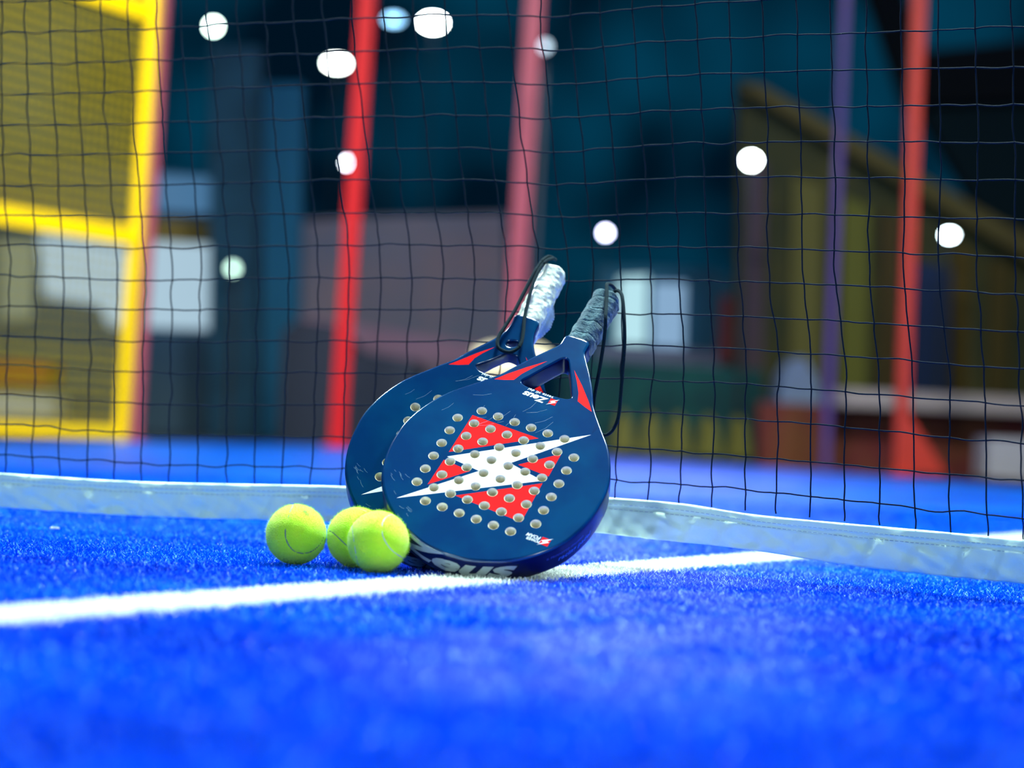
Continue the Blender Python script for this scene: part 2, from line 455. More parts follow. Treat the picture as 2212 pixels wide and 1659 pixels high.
def racket(name, label, A, B, N, O, rear, grip_mat):
    root = empty(name)
    R = Matrix((A, B, N)).transposed().to_4x4(); R.translation = O
    root.matrix_world = R
    tag(root, label, 'racket', 'padel rackets leaning on the net')
    out = mirror_outline(mm(HEAD + NECK[rear]))
    opn = [(x + axis_shift(y), y) for x, y in catmull(np.array(mm(OPEN[rear])), 4, True)]
    loops = [opn[::-1]]
    if rear:
        loops.append([(-0.0005 + .0085 * math.cos(-a), .1735 + .0066 * math.sin(-a) + .0022 * math.cos(a)) for a in np.linspace(0, 2 * math.pi, 24, endpoint=False)])
    holes = []
    for r_ in range(8):
        for c_ in range(8):
            if (r_ in (0, 7)) and c_ in (0, 7): continue
            holes.append(((c_ - 3.5) * .02, (3.5 - r_) * .02))
    HR = 0.00572
    hl = [[(x + HR * math.cos(-a), y + HR * math.sin(-a)) for a in np.linspace(0, 2 * math.pi, 28, endpoint=False)] for x, y in holes]
    reds = [mm(p) for p in REDS]; bolt = mm(BOLT)
    arm = mm([(-57.5, 118.5), (-47.5, 132), (-32, 150), (-14.5, 168), (-25, 152), (-33, 138), (-37, 126.5), (-47, 122)])
    if rear: arm = mm([(-57.5, 118.5), (-47, 130), (-33, 146), (-17, 161.5), (-27, 148), (-33, 138), (-36, 127), (-47, 122)])
    arms = [arm, [(-x + .004, y) for x, y in arm]]
    verts, edges = [], []

    def add_loop(P):
        k = len(verts); verts.extend([Vector(p) for p in P])
        edges.extend([(k + i, k + (i + 1) % len(P)) for i in range(len(P))])
    for P in [out] + loops + hl + reds + [bolt] + arms: add_loop(P)
    vo, eo, fo, *_ = delaunay_2d_cdt(verts, edges, [], 0, 1e-7)
    face, body = bmesh.new(), bmesh.new()
    cache = ({}, {})

    def fv(bm_, which, i, z):
        d = cache[which]
        if (i, z) not in d: d[(i, z)] = bm_.verts.new((vo[i].x, vo[i].y, z * taper(vo[i].y, rear)))
        return d[(i, z)]
    for f in fo:
        cx = sum(vo[i].x for i in f) / len(f); cy = sum(vo[i].y for i in f) / len(f); p = (cx, cy)
        if not pip(p, out) or any(pip(p, q) for q in loops): continue
        if any((cx - hx) ** 2 + (cy - hy) ** 2 < (HR * .985) ** 2 for hx, hy in holes): continue
        head = cx * cx + cy * cy < .1226 ** 2 or cy < .08
        bm_, wh = (face, 0) if head else (body, 1)
        mi = 0
        if head:
            if pip(p, bolt): mi = 1
            elif any(pip(p, q) for q in reds): mi = 2
        elif any(pip(p, q) for q in arms): mi = 2
        q = bm_.faces.new([fv(bm_, wh, i, 0.0) for i in f]); q.material_index = mi
        q = bm_.faces.new([fv(bm_, wh, i, -T) for i in reversed(f)]); q.material_index = mi
    # hole walls
    for hx, hy in holes:
        rings = [(HR, 0), (HR - .00055, -.0006), (HR - .0006, -.004), (HR - .0006, -T + .0006), (HR, -T)]
        rv = [[face.verts.new((hx + r * math.cos(a), hy + r * math.sin(a), z)) for a in np.linspace(0, 2 * math.pi, 28, endpoint=False)] for r, z in rings]
        for i in range(len(rv) - 1):
            for j in range(28):
                q = face.faces.new((rv[i][j], rv[i][(j + 1) % 28], rv[i + 1][(j + 1) % 28], rv[i + 1][j])); q.material_index = 3; q.smooth = True
    # rounded side walls
    prof = [(0, 0), (.0011, -.0003), (.0021, -.0010), (.0028, -.0020), (.0032, -.0036), (.0034, -.007)]
    prof = prof + [(o_, -T - z) for o_, z in reversed(prof)]
    for P, sc in [(out, 1.0)] + [(l, .6) for l in loops]:
        Nn = ring_normals(P); n_ = len(P)
        rv = [[body.verts.new((P[i][0] + Nn[i].x * o_ * sc, P[i][1] + Nn[i].y * o_ * sc, z * taper(P[i][1], rear))) for i in range(n_)] for o_, z in prof]
        for k in range(len(rv) - 1):
            for j in range(n_):
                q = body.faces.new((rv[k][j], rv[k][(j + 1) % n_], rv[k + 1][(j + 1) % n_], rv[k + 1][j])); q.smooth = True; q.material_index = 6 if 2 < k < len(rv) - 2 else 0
    # printed words and small logos on the face
    def put_text(body_, size, cx, cy, ang, mi, bold, shear=.25, wid=1.0, space=1.0, z=.00012):
        V, Fc = text_faces(body_, size, bold, shear, wid, space); ca, sa = math.cos(ang), math.sin(ang)
        vs = [face.verts.new((cx + x * ca - y * sa, cy + x * sa + y * ca, z)) for x, y in V]
        for f in Fc:
            try: q = face.faces.new([vs[i] for i in f]); q.material_index = mi
            except ValueError: pass

    def put_poly(P, z, mi):
        q = face.faces.new([face.verts.new((x, y, z)) for x, y in P]); q.material_index = mi
    a = math.pi
    if True:
        put_text('Zeus', .0118, -.0045, .1128, a - .02, 1, .00042, .3, 1.18, .98)
        put_text('veste gli dei', .0052, -.0010, .1205, a - .03, 1, .0001, .25, 1.05, 1.15)
        sq, bl = small_logo(.0163, .1142, .000075, a); put_poly(sq, .0001, 2); put_poly(bl, .0002, 1)
        put_text('POWER', .0052, .0765, -.0703, a, 1, .0001, .25, .85)
        put_text('FOAM', .0060, .0750, -.0658, a, 1, .0001, .25, .95)
        sq, bl = small_logo(.0885, -.0675, .000085, a); put_poly(sq, .0001, 2); put_poly(bl, .0002, 1)
    # scuffs and fine scratches
    r = random.Random(3 if rear else 5)
    for k in range(60):
        if k < 34: x, y, L, ang = r.gauss(-.098, .006), r.uniform(-.088, -.045), r.uniform(.003, .010), r.uniform(-1.2, -.5)
        elif k < 44: x, y, L, ang = r.gauss(-.070, .008), r.uniform(-.105, -.085), r.uniform(.003, .009), r.uniform(-.9, -.2)
        else: x, y, L, ang = r.uniform(-.09, .05), r.uniform(.05, .11), r.uniform(.006, .03), r.uniform(.3, 1.3)
        if math.hypot(x, y) > .113: continue
        pts = []
        for s_ in (-1, 1):
            row = [(x + L * (t_ - .5) * math.cos(ang + .3 * t_) - s_ * .00011 * math.sin(ang), y + L * (t_ - .5) * math.sin(ang + .3 * t_) + s_ * .00011 * math.cos(ang)) for t_ in (0, .5, 1)]
            pts += row if s_ < 0 else row[::-1]
        put_poly(pts, .00008, 4)
    # large word round the lower edge
    def rim_text(body_, size, deg, z, mi, bold, wid, shear, space=1.0, bmx=body):
        V, Fc = text_faces(body_, size, bold, shear, wid, space)
        if body_ == 'Zeus':
            xa, xb = min(v[0] for v in V), max(v[0] for v in V); ya, yb = min(v[1] for v in V), max(v[1] for v in V)
            V = [((x - (xa + xb) / 2) * .147 / (xb - xa), (y - (ya + yb) / 2) * .0275 / (yb - ya)) for x, y in V]
        tb = bmesh.new(); vs = [tb.verts.new((x, y, 0)) for x, y in V]
        for f in Fc:
            try: tb.faces.new([vs[i] for i in f])
            except ValueError: pass
        x0, x1 = min(v[0] for v in V), max(v[0] for v in V)
        k = x0 + .003
        while k < x1:
            bmesh.ops.bisect_plane(tb, geom=tb.verts[:] + tb.edges[:] + tb.faces[:], plane_co=(k, 0, 0), plane_no=(1, 0, 0)); k += .003
        rad = .1263
        idx = {}
        for v in tb.verts:
            th = math.radians(deg) + v.co.x / rad
            # follow the outline radius
            dirx, diry = math.sin(th), -math.cos(th)
            best = max(out, key=lambda q: (q[0] * dirx + q[1] * diry) / math.hypot(*q)); rr = math.hypot(*best) + .00365
            idx[v.index if v.index >= 0 else id(v)] = None
            v.co = Vector((dirx * rr, diry * rr, z + v.co.y))
        for f in tb.faces:
            q = bmx.faces.new([bmx.verts.new(v.co) for v in f.verts]); q.material_index = mi
        tb.free()
    rim_text('Zeus', .041, 2.0, -.0138, 3, .0016, 1.42, .35, 1.02)
    rim_text('IL PRODOTTO ITALIANO', .0042, 62, -.0138, 4, .0001, 1.0, .2, 1.1)
    rim_text('racing padel', .0085, 68, -.0215, 5, .0002, 1.1, .3, 1.1)
    finish(face, 'racket_face', root, [NAVYF, WHITE, RED, TAN, SCUFF])
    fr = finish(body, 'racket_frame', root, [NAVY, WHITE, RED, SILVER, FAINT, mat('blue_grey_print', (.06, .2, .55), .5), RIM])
    # grip: octagonal, wrapped, wrinkled
    def grip_mesh(nm, v0, v1, w0, d0, amp, mt, spiral, parent, flare=.0012, cap=True):
        bmg = bmesh.new(); NA, NL = 64, 110; rows = []
        cx, cz = axis_shift(v1) + .0002, -T / 2
        for i in range(NL + 1):
            s_ = i / NL; v = v0 + (v1 - v0) * s_
            fl = 1 + flare / .017 * math.exp(-((1 - s_) / .08) ** 2) - .08 * math.exp(-(s_ / .05) ** 2)
            row = []
            for j in range(NA):
                an = 2 * math.pi * j / NA
                oc = 1 / max(abs(math.cos((an + math.pi / 8) % (math.pi / 4) - math.pi / 8)), .01)
                oc = .5 * oc + .5
                e = (abs(math.cos(an)) ** 3 + abs(math.sin(an)) ** 3) ** (-1 / 3)
                rx, rz = w0 * fl * e * .97 * oc, d0 * fl * e * .97 * oc
                nn = noise.noise(Vector((math.cos(an) * 2.2, math.sin(an) * 2.2, v * 95))) + .6 * noise.noise(Vector((math.cos(an) * 5, math.sin(an) * 5, v * 230 + 9)))
                dsp = amp * nn
                if spiral:
                    ph = (v / spiral + an / (2 * math.pi) + .12 * noise.noise(Vector((an, v * 30, 3)))) % 1.0
                    dsp += .0011 * (ph - .5) - .0012 * math.exp(-(min(ph, 1 - ph) / .05) ** 2)
                rx += dsp; rz += dsp
                if cap and s_ > .94:
                    q = (s_ - .94) / .06; k = math.sqrt(max(0, 1 - (q * .8) ** 2)); rx *= k; rz *= k
                row.append(bmg.verts.new((cx + rx * math.cos(an), v, cz + rz * math.sin(an))))
            rows.append(row)
        for i in range(NL):
            for j in range(NA): bmg.faces.new((rows[i][j], rows[i][(j + 1) % NA], rows[i + 1][(j + 1) % NA], rows[i + 1][j]))
        bmg.faces.new(rows[-1]); bmg.faces.new(rows[0][::-1])
        return finish(bmg, nm, parent, [mt], smooth=True)
    if rear:
        g = grip_mesh('grip', .196, .303, .0160, .0175, .0011, GRIPW, 0, root)
        # loose edge of the clear wrap
        bmw = bmesh.new(); rows = []
        for i in range(40):
            s_ = i / 39; v = .207 + .052 * s_; wv = .0085 * math.sin(math.pi * s_) ** .7 * (1 + .05 * math.sin(i * .5))
            rows.append([bmw.verts.new((.0185 + wv * k / 3 + .0004 * math.sin(i * 2.1 + k), v, -T / 2 + .004 - .012 * k / 3)) for k in range(4)])
        for i in range(39):
            for k in range(3): bmw.faces.new((rows[i][k], rows[i][k + 1], rows[i + 1][k + 1], rows[i + 1][k]))
        wr = finish(bmw, 'loose_wrap', g, [mat('clear_film', (.55, .68, .85), .2, coat=1.0, alpha=.45)], smooth=True)
        sm = wr.modifiers.new('t', 'SOLIDIFY'); sm.thickness = .0003
        g['label'] = 'white grip under shiny crinkled clear wrap'
    else:
        g = grip_mesh('grip', .203, .3035, .0162, .0178, .0009, GRIPD, .021, root)
        g['label'] = 'worn grey blue cloth grip'
        grip_mesh('collar', .196, .210, .0152, .0172, .0002, BLACK, 0, root, flare=0, cap=False)
    return root


V3 = lambda *a: Vector(a)
A1, B1, N1, O1 = V3(0.92084492, -0.28547054, -0.26561478), V3(0.38725291, 0.5898622, 0.70858857), V3(-0.04560504, -0.75536028, 0.65372091), V3(-0.01297305, 2.19825991, 0.11267545)
A2, B2, N2, O2 = V3(0.94446248, -0.18752387, -0.26986187), V3(0.32845095, 0.51239247, 0.79345695), V3(-0.01051693, -0.8380267, 0.54552785), V3(-0.05855878, 2.27031809, 0.11813153)
r1 = racket('padel_racket', 'front navy padel racket with worn grey blue cloth grip', A1, B1, N1, O1, False, GRIPD)
r2 = racket('padel_racket', 'rear navy padel racket half hidden behind the other, with shiny white grip', A2, B2, N2, O2, True, GRIPW)
bpy.context.view_layer.update()


def on_plane(px, py, O, N, dz):
    d = horizon_ray(px, py); q = O + N * dz
    t_ = (q - CAMP).dot(N) / d.dot(N); return CAMP + d * t_


def cord(root, pts, name='wrist_cord'):
    inv = root.matrix_world.inverted()
    P = catmull([list(inv @ Vector(p)) for p in pts], 8)
    return tubes_obj(name, [P], .0021, root, [CORDM], 10)


c2 = lambda x, y: (980 + x / 3.857, 530 + y / 3.857)
P = [on_plane(*c2(x, y), O1, N1, dz) for x, y, dz in ((1352, 372, -.026), (1320, 335, -.012), (1279, 322, .001), (1276, 380, .0045), (1272, 480, .005), (1266, 600, .006))]
P += [G(*c2(x, y), Y_) for x, y, Y_ in ((1262, 700, 2.338), (1245, 850, 2.338), (1212, 1050, 2.338), (1180, 1220, 2.338), (1166, 1340, 2.338), (1170, 1450, 2.335), (1195, 1545, 2.335),
                                        (1255, 1582, 2.335), (1310, 1555, 2.335), (1350, 1495, 2.335), (1378, 1400, 2.335), (1396, 1200, 2.335), (1412, 1000, 2.338), (1425, 800, 2.34), (1420, 600, 2.345),
                                        (1408, 450, 2.355), (1392, 395, 2.365), (1362, 376, 2.375), (1335, 390, 2.380))]
cord(r1, P)
c5 = lambda x, y: (1050 + x / 6.91, 540 + y / 6.91)
P = [on_plane(*c5(x, y), O2, N2, dz) for x, y, dz in ((1040, 150, -.016), (985, 115, -.008), (930, 100, -.003), (860, 140, .001), (800, 215, .003), (700, 370, .004), (560, 640, .005), (420, 920, .005), (285, 1140, .005),
                                                     (195, 1280, .005), (168, 1400, .005), (210, 1480, .005), (340, 1525, .006), (455, 1480, .006), (525, 1380, .006), (555, 1220, .006), (575, 1000, .006),
                                                     (625, 780, .006), (690, 540, .0055), (760, 360, .005), (840, 230, .004), (920, 150, .002), (990, 130, -.004))]
cord(r2, P)


# ------------------------------------------------------------------ balls
def ball(label, loc, Rm, seam, ink=False):
    R_ = 0.0325
    root = empty('padel_ball', loc); tag(root, label, 'ball', 'yellow green balls beside the rackets')
    bm = bmesh.new(); bmesh.ops.create_uvsphere(bm, u_segments=96, v_segments=64, radius=R_)
    M = Matrix(Rm)
    t_ = np.linspace(0, 2 * np.pi, 260); a_, b_ = .75, .25; c_ = 2 * math.sqrt(a_ * b_)
    Cv = np.c_[a_ * np.cos(t_) + b_ * np.cos(3 * t_), a_ * np.sin(t_) - b_ * np.sin(3 * t_), c_ * np.sin(2 * t_)] @ np.array(Rm).T
    for v in bm.verts:
        d = np.array(v.co) / R_; q = ((Cv - d) ** 2).sum(1).min() ** .5
        v.co = v.co * (1 - .020 * math.exp(-(q / .03) ** 2) + .006 * noise.noise(v.co * 120))
    finish(bm, 'felt', root, [FELT], smooth=True)
    # flat rubber seam
    Vs = []; n_ = len(Cv) - 1
    for i in range(n_):
        tg = Cv[(i + 1) % n_] - Cv[i - 1]; tg /= np.linalg.norm(tg); nn = Cv[i] / np.linalg.norm(Cv[i]); sd = np.cross(tg, nn)
        for k in (-1, -.5, .5, 1): Vs.append((nn * (R_ * (.990 if abs(k) < 1 else .978)) + sd * k * .00135))
    i = np.arange(n_)[:, None] * 4; j = np.arange(3)[None]
    Fc = np.stack([i + j, i + j + 1, (i + 4) % (4 * n_) + j + 1, (i + 4) % (4 * n_) + j], -1).reshape(-1, 4)
    link('seam', quads_mesh('seam', np.array(Vs), Fc), root, [seam])
    # fuzz
    r = np.random.default_rng(int(abs(loc[0]) * 1e4)); n = 9000
    d = r.normal(size=(n, 3)); d /= np.linalg.norm(d, axis=1)[:, None]
    keep = np.array([((Cv - q) ** 2).sum(1).min() > .0016 for q in d]); d = d[keep]; n = len(d)
    s1 = np.cross(d, r.normal(size=(n, 3))); s1 /= np.linalg.norm(s1, axis=1)[:, None]
    L = r.uniform(.0006, .0019, n)[:, None] * (1 + 1.2 * (r.random((n, 1)) > .97)); bend = r.normal(size=(n, 3)) * .0007
    b0 = d * (R_ * .994); tip = b0 + d * L + bend
    V = np.stack([b0 - s1 * .00009, b0 + s1 * .00009, tip + s1 * .00004, tip - s1 * .00004], 1).reshape(-1, 3)
    f = link('fuzz', quads_mesh('fuzz', V, np.arange(4 * n).reshape(-1, 4), False), root, [FELT]); f['kind'] = 'stuff'
    if ink:
        V_, F_ = text_faces('Ro...', .0062, .00005, .2, 1.0)
        cd = (RT * .42 + UP * .72 - FW * .55).normalized(); xt = (RT * .80 - UP * .62 - FW * .2); xt = (xt - cd * xt.dot(cd)).normalized(); yt = cd.cross(xt)
        bm = bmesh.new(); vs = [bm.verts.new(((cd + (xt * x + yt * y) / R_).normalized()) * (R_ + .0006)) for x, y in V_]
        for f_ in F_:
            try: bm.faces.new([vs[k] for k in f_])
            except ValueError: pass
        finish(bm, 'printed_mark', root, [INK])
    return root


ball('yellow green padel ball standing alone, farthest from the rackets, with curved dark seam', (-.2248, 2.200, .0325),
     [[0.9572, -0.237, -0.1664], [-0.2895, -0.7975, -0.5293], [-0.0072, 0.5548, -0.832]], SEAM_D, True)
ball('yellow green padel ball half hidden behind the nearest ball', (-.1590, 2.200, .0325),
     [[-0.5542, -0.2001, -0.808], [0.3419, -0.9397, -0.0018], [-0.7589, -0.2772, 0.5892]], SEAM_D)
ball('yellow green padel ball with pale seams, touching the front racket', (-.1323, 2.140, .0325),
     [[-0.7944, 0.5026, 0.341], [0.4243, 0.0574, 0.9037], [0.4346, 0.8626, -0.2588]], SEAM_L)

q = ground(118, 1141, .003)
bm = bmesh.new(); bmesh.ops.create_icosphere(bm, subdivisions=2, radius=1)
bmesh.ops.transform(bm, matrix=Matrix.Diagonal((.0065, .004, .0016, 1)), verts=bm.verts)
for v in bm.verts: v.co += Vector((.0006, .0006, .0005)) * noise.noise(v.co * 400)
o = finish(bm, 'paper_scrap', None, [WHITE], smooth=True); o.location = q
tag(o, 'tiny white paper scrap on the blue turf before the net, far left', 'scrap')

# ------------------------------------------------------------------ net
NX = [0, 250, 800, 1100, 1190, 1400, 2190]
NR = {1: (72, 64.5, 40, 32.5, 36, 17, -24), 2: (140, 132.4, 110.7, 104.4, 108.5, 92.5, 58.7), 3: (205, 200.2, 180.4, 178.5, 183.5, 167.5, 144),
      4: (271, 267.2, 252.8, 252.2, 256, 242, 225), 5: (336, 333.6, 321.4, 322.8, 328, 314, 307.6), 6: (400, 400.9, 389.2, 391.9, 399.5, 387, 390),
      7: (464, 467.6, 460.3, 462, 468, 461.8, 473.6), 8: (528, 535.4, 529.2, 532, 537, 533, 555), 9: (593, 604, 599, 605, 607, 604, 635),
      10: (659.6, 668, 667.8, 672, 676.5, 677, 716), 11: (723.6, 736, 736.7, 741, 744.7, 746, 796), 12: (786.6, 802, 805.3, 811, 815, 819, 875),
      13: (851, 869, 874.5, 881, 885, 892, 956.5), 14: (916, 933.5, 946, 952, 956, 969.5, 1036.5), 15: (982, 997.5, 1015, 1022, 1027, 1041, 1119),
      15.7: (1024, 1040, 1054, 1061, 1066, 1083, 1166)}
NC = {2: [3, 57, 111.5, 166, 222, 281, 341, 397, 457, 518, 578.5, 643, 706, 769, 836, 901.7, 968, 1037, 1106.5, 1174, 1238, 1303, 1371, 1436.7, 1506.5, 1577, 1649, 1721, 1795.7, 1870, 1947, 2026, 2106.7, 2187],
      6: [9, 67.5, 126.6, 182.6, 240, 301, 358.5, 419.5, 482, 544.3, 605.3, 670.4, 735.5, 799.2, 865, 931.5, 1000.7, 1069.9, 1139, 1204, 1265, 1329, 1394, 1458.7, 1523, 1592.7, 1660.6, 1732, 1803.8, 1877, 1954, 2031.4, 2112, 2193],
      9: [21, 78, 135.5, 193, 252.7, 312.4, 372, 434.4, 496.8, 559.2, 624.3, 689.4, 755.8, 823.6, 890, 958, 1026.7, 1098, 1168, 1229, 1283, 1341.5, 1403, 1467, 1532, 1597.7, 1663, 1736, 1807, 1880.6, 1953.6, 2030, 2112, 2193],
      11: [18, 76.5, 134.5, 192.5, 250, 310, 368.5, 429, 491, 553.8, 621.6, 685, 749, 815.5, 880, 945, 1014, 1083, 1152, 1216, 1280, 1345, 1411, 1476.5, 1543, 1611, 1681, 1751.5, 1824, 1896, 1970, 2048.5, 2125, 2203],
      14: [14.5, 72.3, 130, 190, 247.7, 306.7, 367, 427.8, 489.3, 550.8, 613, 676.3, 741.4, 805, 870, 935, 1001, 1068, 1135, 1201, 1268, 1335, 1403.7, 1471.6, 1539.5, 1610, 1678, 1750.6, 1824, 1899, 1974.5, 2051.6, 2130.5, 2207.6]}


def net_y(x):
    x_ = np.clip(x, -.75, .62)
    y = 2.468 - .39 * x_ - .288 * x_ ** 2
    return y + (x - x_) * (-.39 - .576 * x_)


def to_net(px, py):
    d = horizon_ray(px, py); Y_ = 2.45
    for _ in range(12):
        p = CAMP + d * (Y_ / d.y); Y_ = float(net_y(p.x))
    return CAMP + d * (Y_ / d.y)


def hermite(xs, ys, x):
    xs = np.asarray(xs, float); ys = np.asarray(ys, float); mgr = np.gradient(ys, xs)
    i = int(np.clip(np.searchsorted(xs, x) - 1, 0, len(xs) - 2)); h = xs[i + 1] - xs[i]; t_ = (x - xs[i]) / h
    if t_ < 0: return ys[0] + mgr[0] * (x - xs[0])
    if t_ > 1: return ys[-1] + mgr[-1] * (x - xs[-1])
    return (2 * t_ ** 3 - 3 * t_ ** 2 + 1) * ys[i] + (t_ ** 3 - 2 * t_ ** 2 + t_) * h * mgr[i] + (-2 * t_ ** 3 + 3 * t_ ** 2) * ys[i + 1] + (t_ ** 3 - t_ ** 2) * h * mgr[i + 1]


RK = sorted(NR)
node = {}
for j in range(34):
    for k in RK:
        x = hermite([2, 6, 9, 11, 14], [NC[q][j] for q in (2, 6, 9, 11, 14)], k)
        jx = 1.0 * noise.noise(Vector((j * 3.1, k * 1.7, 0))); jy = 2.2 * noise.noise(Vector((j * 1.9, k * 2.3, 5)))
        node[(j, k)] = to_net(x + jx * 3, hermite(NX, NR[k], x) + (jy if k < 15.5 else 0))
for j in range(34):                                      # rows above the frame, up to the top band
    dlt = (node[(j, 1)] - node[(j, 4)]) / 3; dlt.z = .0402; dlt.x *= .5
    for k in range(0, -7, -1):
        p = node[(j, 1)] + dlt * (1 - k); p.y = float(net_y(p.x)); node[(j, k)] = p
KS = list(range(-6, 1)) + RK
for side_, rngj in ((-1, range(-1, -22, -1)), (1, range(34, 56))):     # the net goes on to both sides
    for j in rngj:
        for k in KS:
            a_ = node[(j - side_, k)]; b0_ = node[(0 if side_ < 0 else 33, k)]
            p = a_ + Vector((side_ * .037, 0, (.72 * (.88 - .0402 * (k + 6)) + .02 - a_.z) * .03 if k > 0 else 0)); p.y = float(net_y(p.x)); node[(j, k)] = p
JS = range(-21, 56)


def string_path(P, amp, seed):
    out_ = []
    P = [np.array(p) for p in P]
    for i in range(len(P) - 1):
        d = P[i + 1] - P[i]
        for s_ in range(5):
            t_ = s_ / 5; e = 4 * t_ * (1 - t_)
            q = P[i] + d * t_
            n1 = noise.noise(Vector((seed * 7.3, i * 1.37, 0))); n2 = noise.noise(Vector((seed * 3.1, i * 2.77 + t_ * 1.5, 4)))
            pr = np.array((-d[2], 0, d[0])); pr /= np.linalg.norm(pr) + 1e-9
            q = q + pr * (amp * e * (n1 + .6 * n2)) + np.array((0, .0012 * n2, 0))
            out_.append(q)
    out_.append(P[-1]); return np.array(out_)


netr = empty('court_net', (0, float(net_y(0)), 0)); bpy.context.view_layer.update()
tag(netr, 'black padel net with a white band along its lower edge, behind the rackets', 'net')
paths = [string_path([node[(j, k)] for k in KS], .0032, j + 100) for j in JS]
paths += [string_path([node[(j, k)] for j in JS], .0030, k + 300) for k in KS[:-1]]
off = np.array(netr.location)
net = tubes_obj('net_mesh', [p - off for p in paths], .00093, netr, [STRING], 5)
# small knots
kn_v, kn_f, o_ = [], [], 0
for (j, k), p in node.items():
    if 15.5 > k and -2 < j < 36 and k > -1:
        q = np.array(p) - off; s_ = .0016
        for sx, sy, sz in ((s_, 0, 0), (-s_, 0, 0), (0, s_, 0), (0, -s_, 0), (0, 0, s_ * 1.2), (0, 0, -s_ * 1.2)): kn_v.append(q + (sx, sy, sz))
        for f in ((0, 2, 4), (2, 1, 4), (1, 3, 4), (3, 0, 4), (2, 0, 5), (1, 2, 5), (3, 1, 5), (0, 3, 5)): kn_f.append([o_ + x for x in f])
        o_ += 6
link('net_knots', quads_mesh('net_knots', np.array(kn_v), np.array(kn_f)), netr, [STRING])['kind'] = 'stuff'
# lower band: a folded strip, with creases
TB_X = [0, 250, 740, 1020, 1300, 1400, 1600, 1833, 2212]; TB_Y = [1096, 1112, 1128.5, 1138, 1152, 1163.5, 1185, 1221, 1262]
TT_X = [0, 250, 730, 1000, 1340, 1400, 1475, 1610, 1822, 1976, 2212]; TT_Y = [1022, 1038, 1050, 1060, 1076.5, 1081, 1088, 1109, 1130, 1143.5, 1165.5]
bm = bmesh.new(); rows = []; NS, NV = 620, 20
for i in range(NS + 1):
    px = -1100 + (3500 + 1100) * i / NS
    pt, pb = to_net(px, hermite(TT_X, TT_Y, px)), to_net(px, hermite(TB_X, TB_Y, px))
    if px < -20 or px > 2240:
        pb.z = max(pb.z, .012); pt.z = pb.z + .046
    fr, bk = [], []
    for k in range(NV + 1):
        s_ = k / NV; p = pt.lerp(pb, s_); amp = .0068 * s_ ** .6
        w_ = noise.noise(Vector((p.x * 26 + s_ * 1.1, s_ * 1.0, 0))) + .55 * noise.noise(Vector((p.x * 60 - s_ * 3.2, s_ * 2.2, 7)))
        ridge = abs(noise.noise(Vector((p.x * 14 + s_ * 1.6, 2, s_ * 1.0))))
        if .20 < s_ < .26: w_ -= .5
        ph = (p.x * 25.5 + .45 * s_ + .35 * noise.noise(Vector((p.x * 9, 0, 3)))) % 1.0
        w_ += -1.3 * abs(noise.noise(Vector((p.x * 11, 5, 1)))) * math.exp(-((ph - .5) / .13) ** 2) * min(1, s_ * 3) + .6 * math.exp(-((ph - .72) / .16) ** 2) * min(1, s_ * 2)
        th = .0025 + .002 * math.sin(math.pi * s_) ** .5
        fr.append(bm.verts.new((p.x, p.y - th - amp * w_ - .006 * ridge * s_, p.z))); bk.append((p.x, p.y + th, p.z))
    rows.append((fr, [bm.verts.new(q) for q in bk]))
for i in range(NS):
    (a, a2), (b, b2) = rows[i], rows[i + 1]
    for k in range(NV):
        bm.faces.new((a[k], b[k], b[k + 1], a[k + 1])); bm.faces.new((a2[k + 1], b2[k + 1], b2[k], a2[k]))
    bm.faces.new((a[0], a2[0], b2[0], b[0])); bm.faces.new((a[-1], b[-1], b2[-1], a2[-1]))
bb = finish(bm, 'lower_band', netr, [BAND], smooth=True, loc=None)
bb.data.transform(Matrix.Translation(-netr.location))
bb['label'] = 'creased white fabric band'
# stitches
st = []
for row in (.17, .30):
    px = -60
    while px < 2300:
        q = []
        for dx in (0, 7):
            pt, pb = to_net(px + dx, hermite(TT_X, TT_Y, px + dx)), to_net(px + dx, hermite(TB_X, TB_Y, px + dx))
            p = pt.lerp(pb, row); q.append(np.array((p.x, p.y - .0068, p.z)) - off)
        st.append(np.array(q)); px += 11
s_ = tubes_obj('stitching', st, .00025, bb, [mat('thread', (.12, .2, .26), .8)], 4); s_['kind'] = 'stuff'
# upper band with the head cord
bm = bmesh.new(); top_pts = [node[(j, -6)] for j in JS]
for j in range(len(top_pts) - 1):
    a, b = top_pts[j], top_pts[j + 1]
    add_prism(bm, [a + V3(0, -.004, -.004), b + V3(0, -.004, -.004), b + V3(0, -.004, .05), a + V3(0, -.004, .05)], (0, .008, 0))
ub = finish(bm, 'upper_band', netr, [BANDW]); ub.data.transform(Matrix.Translation(-netr.location))


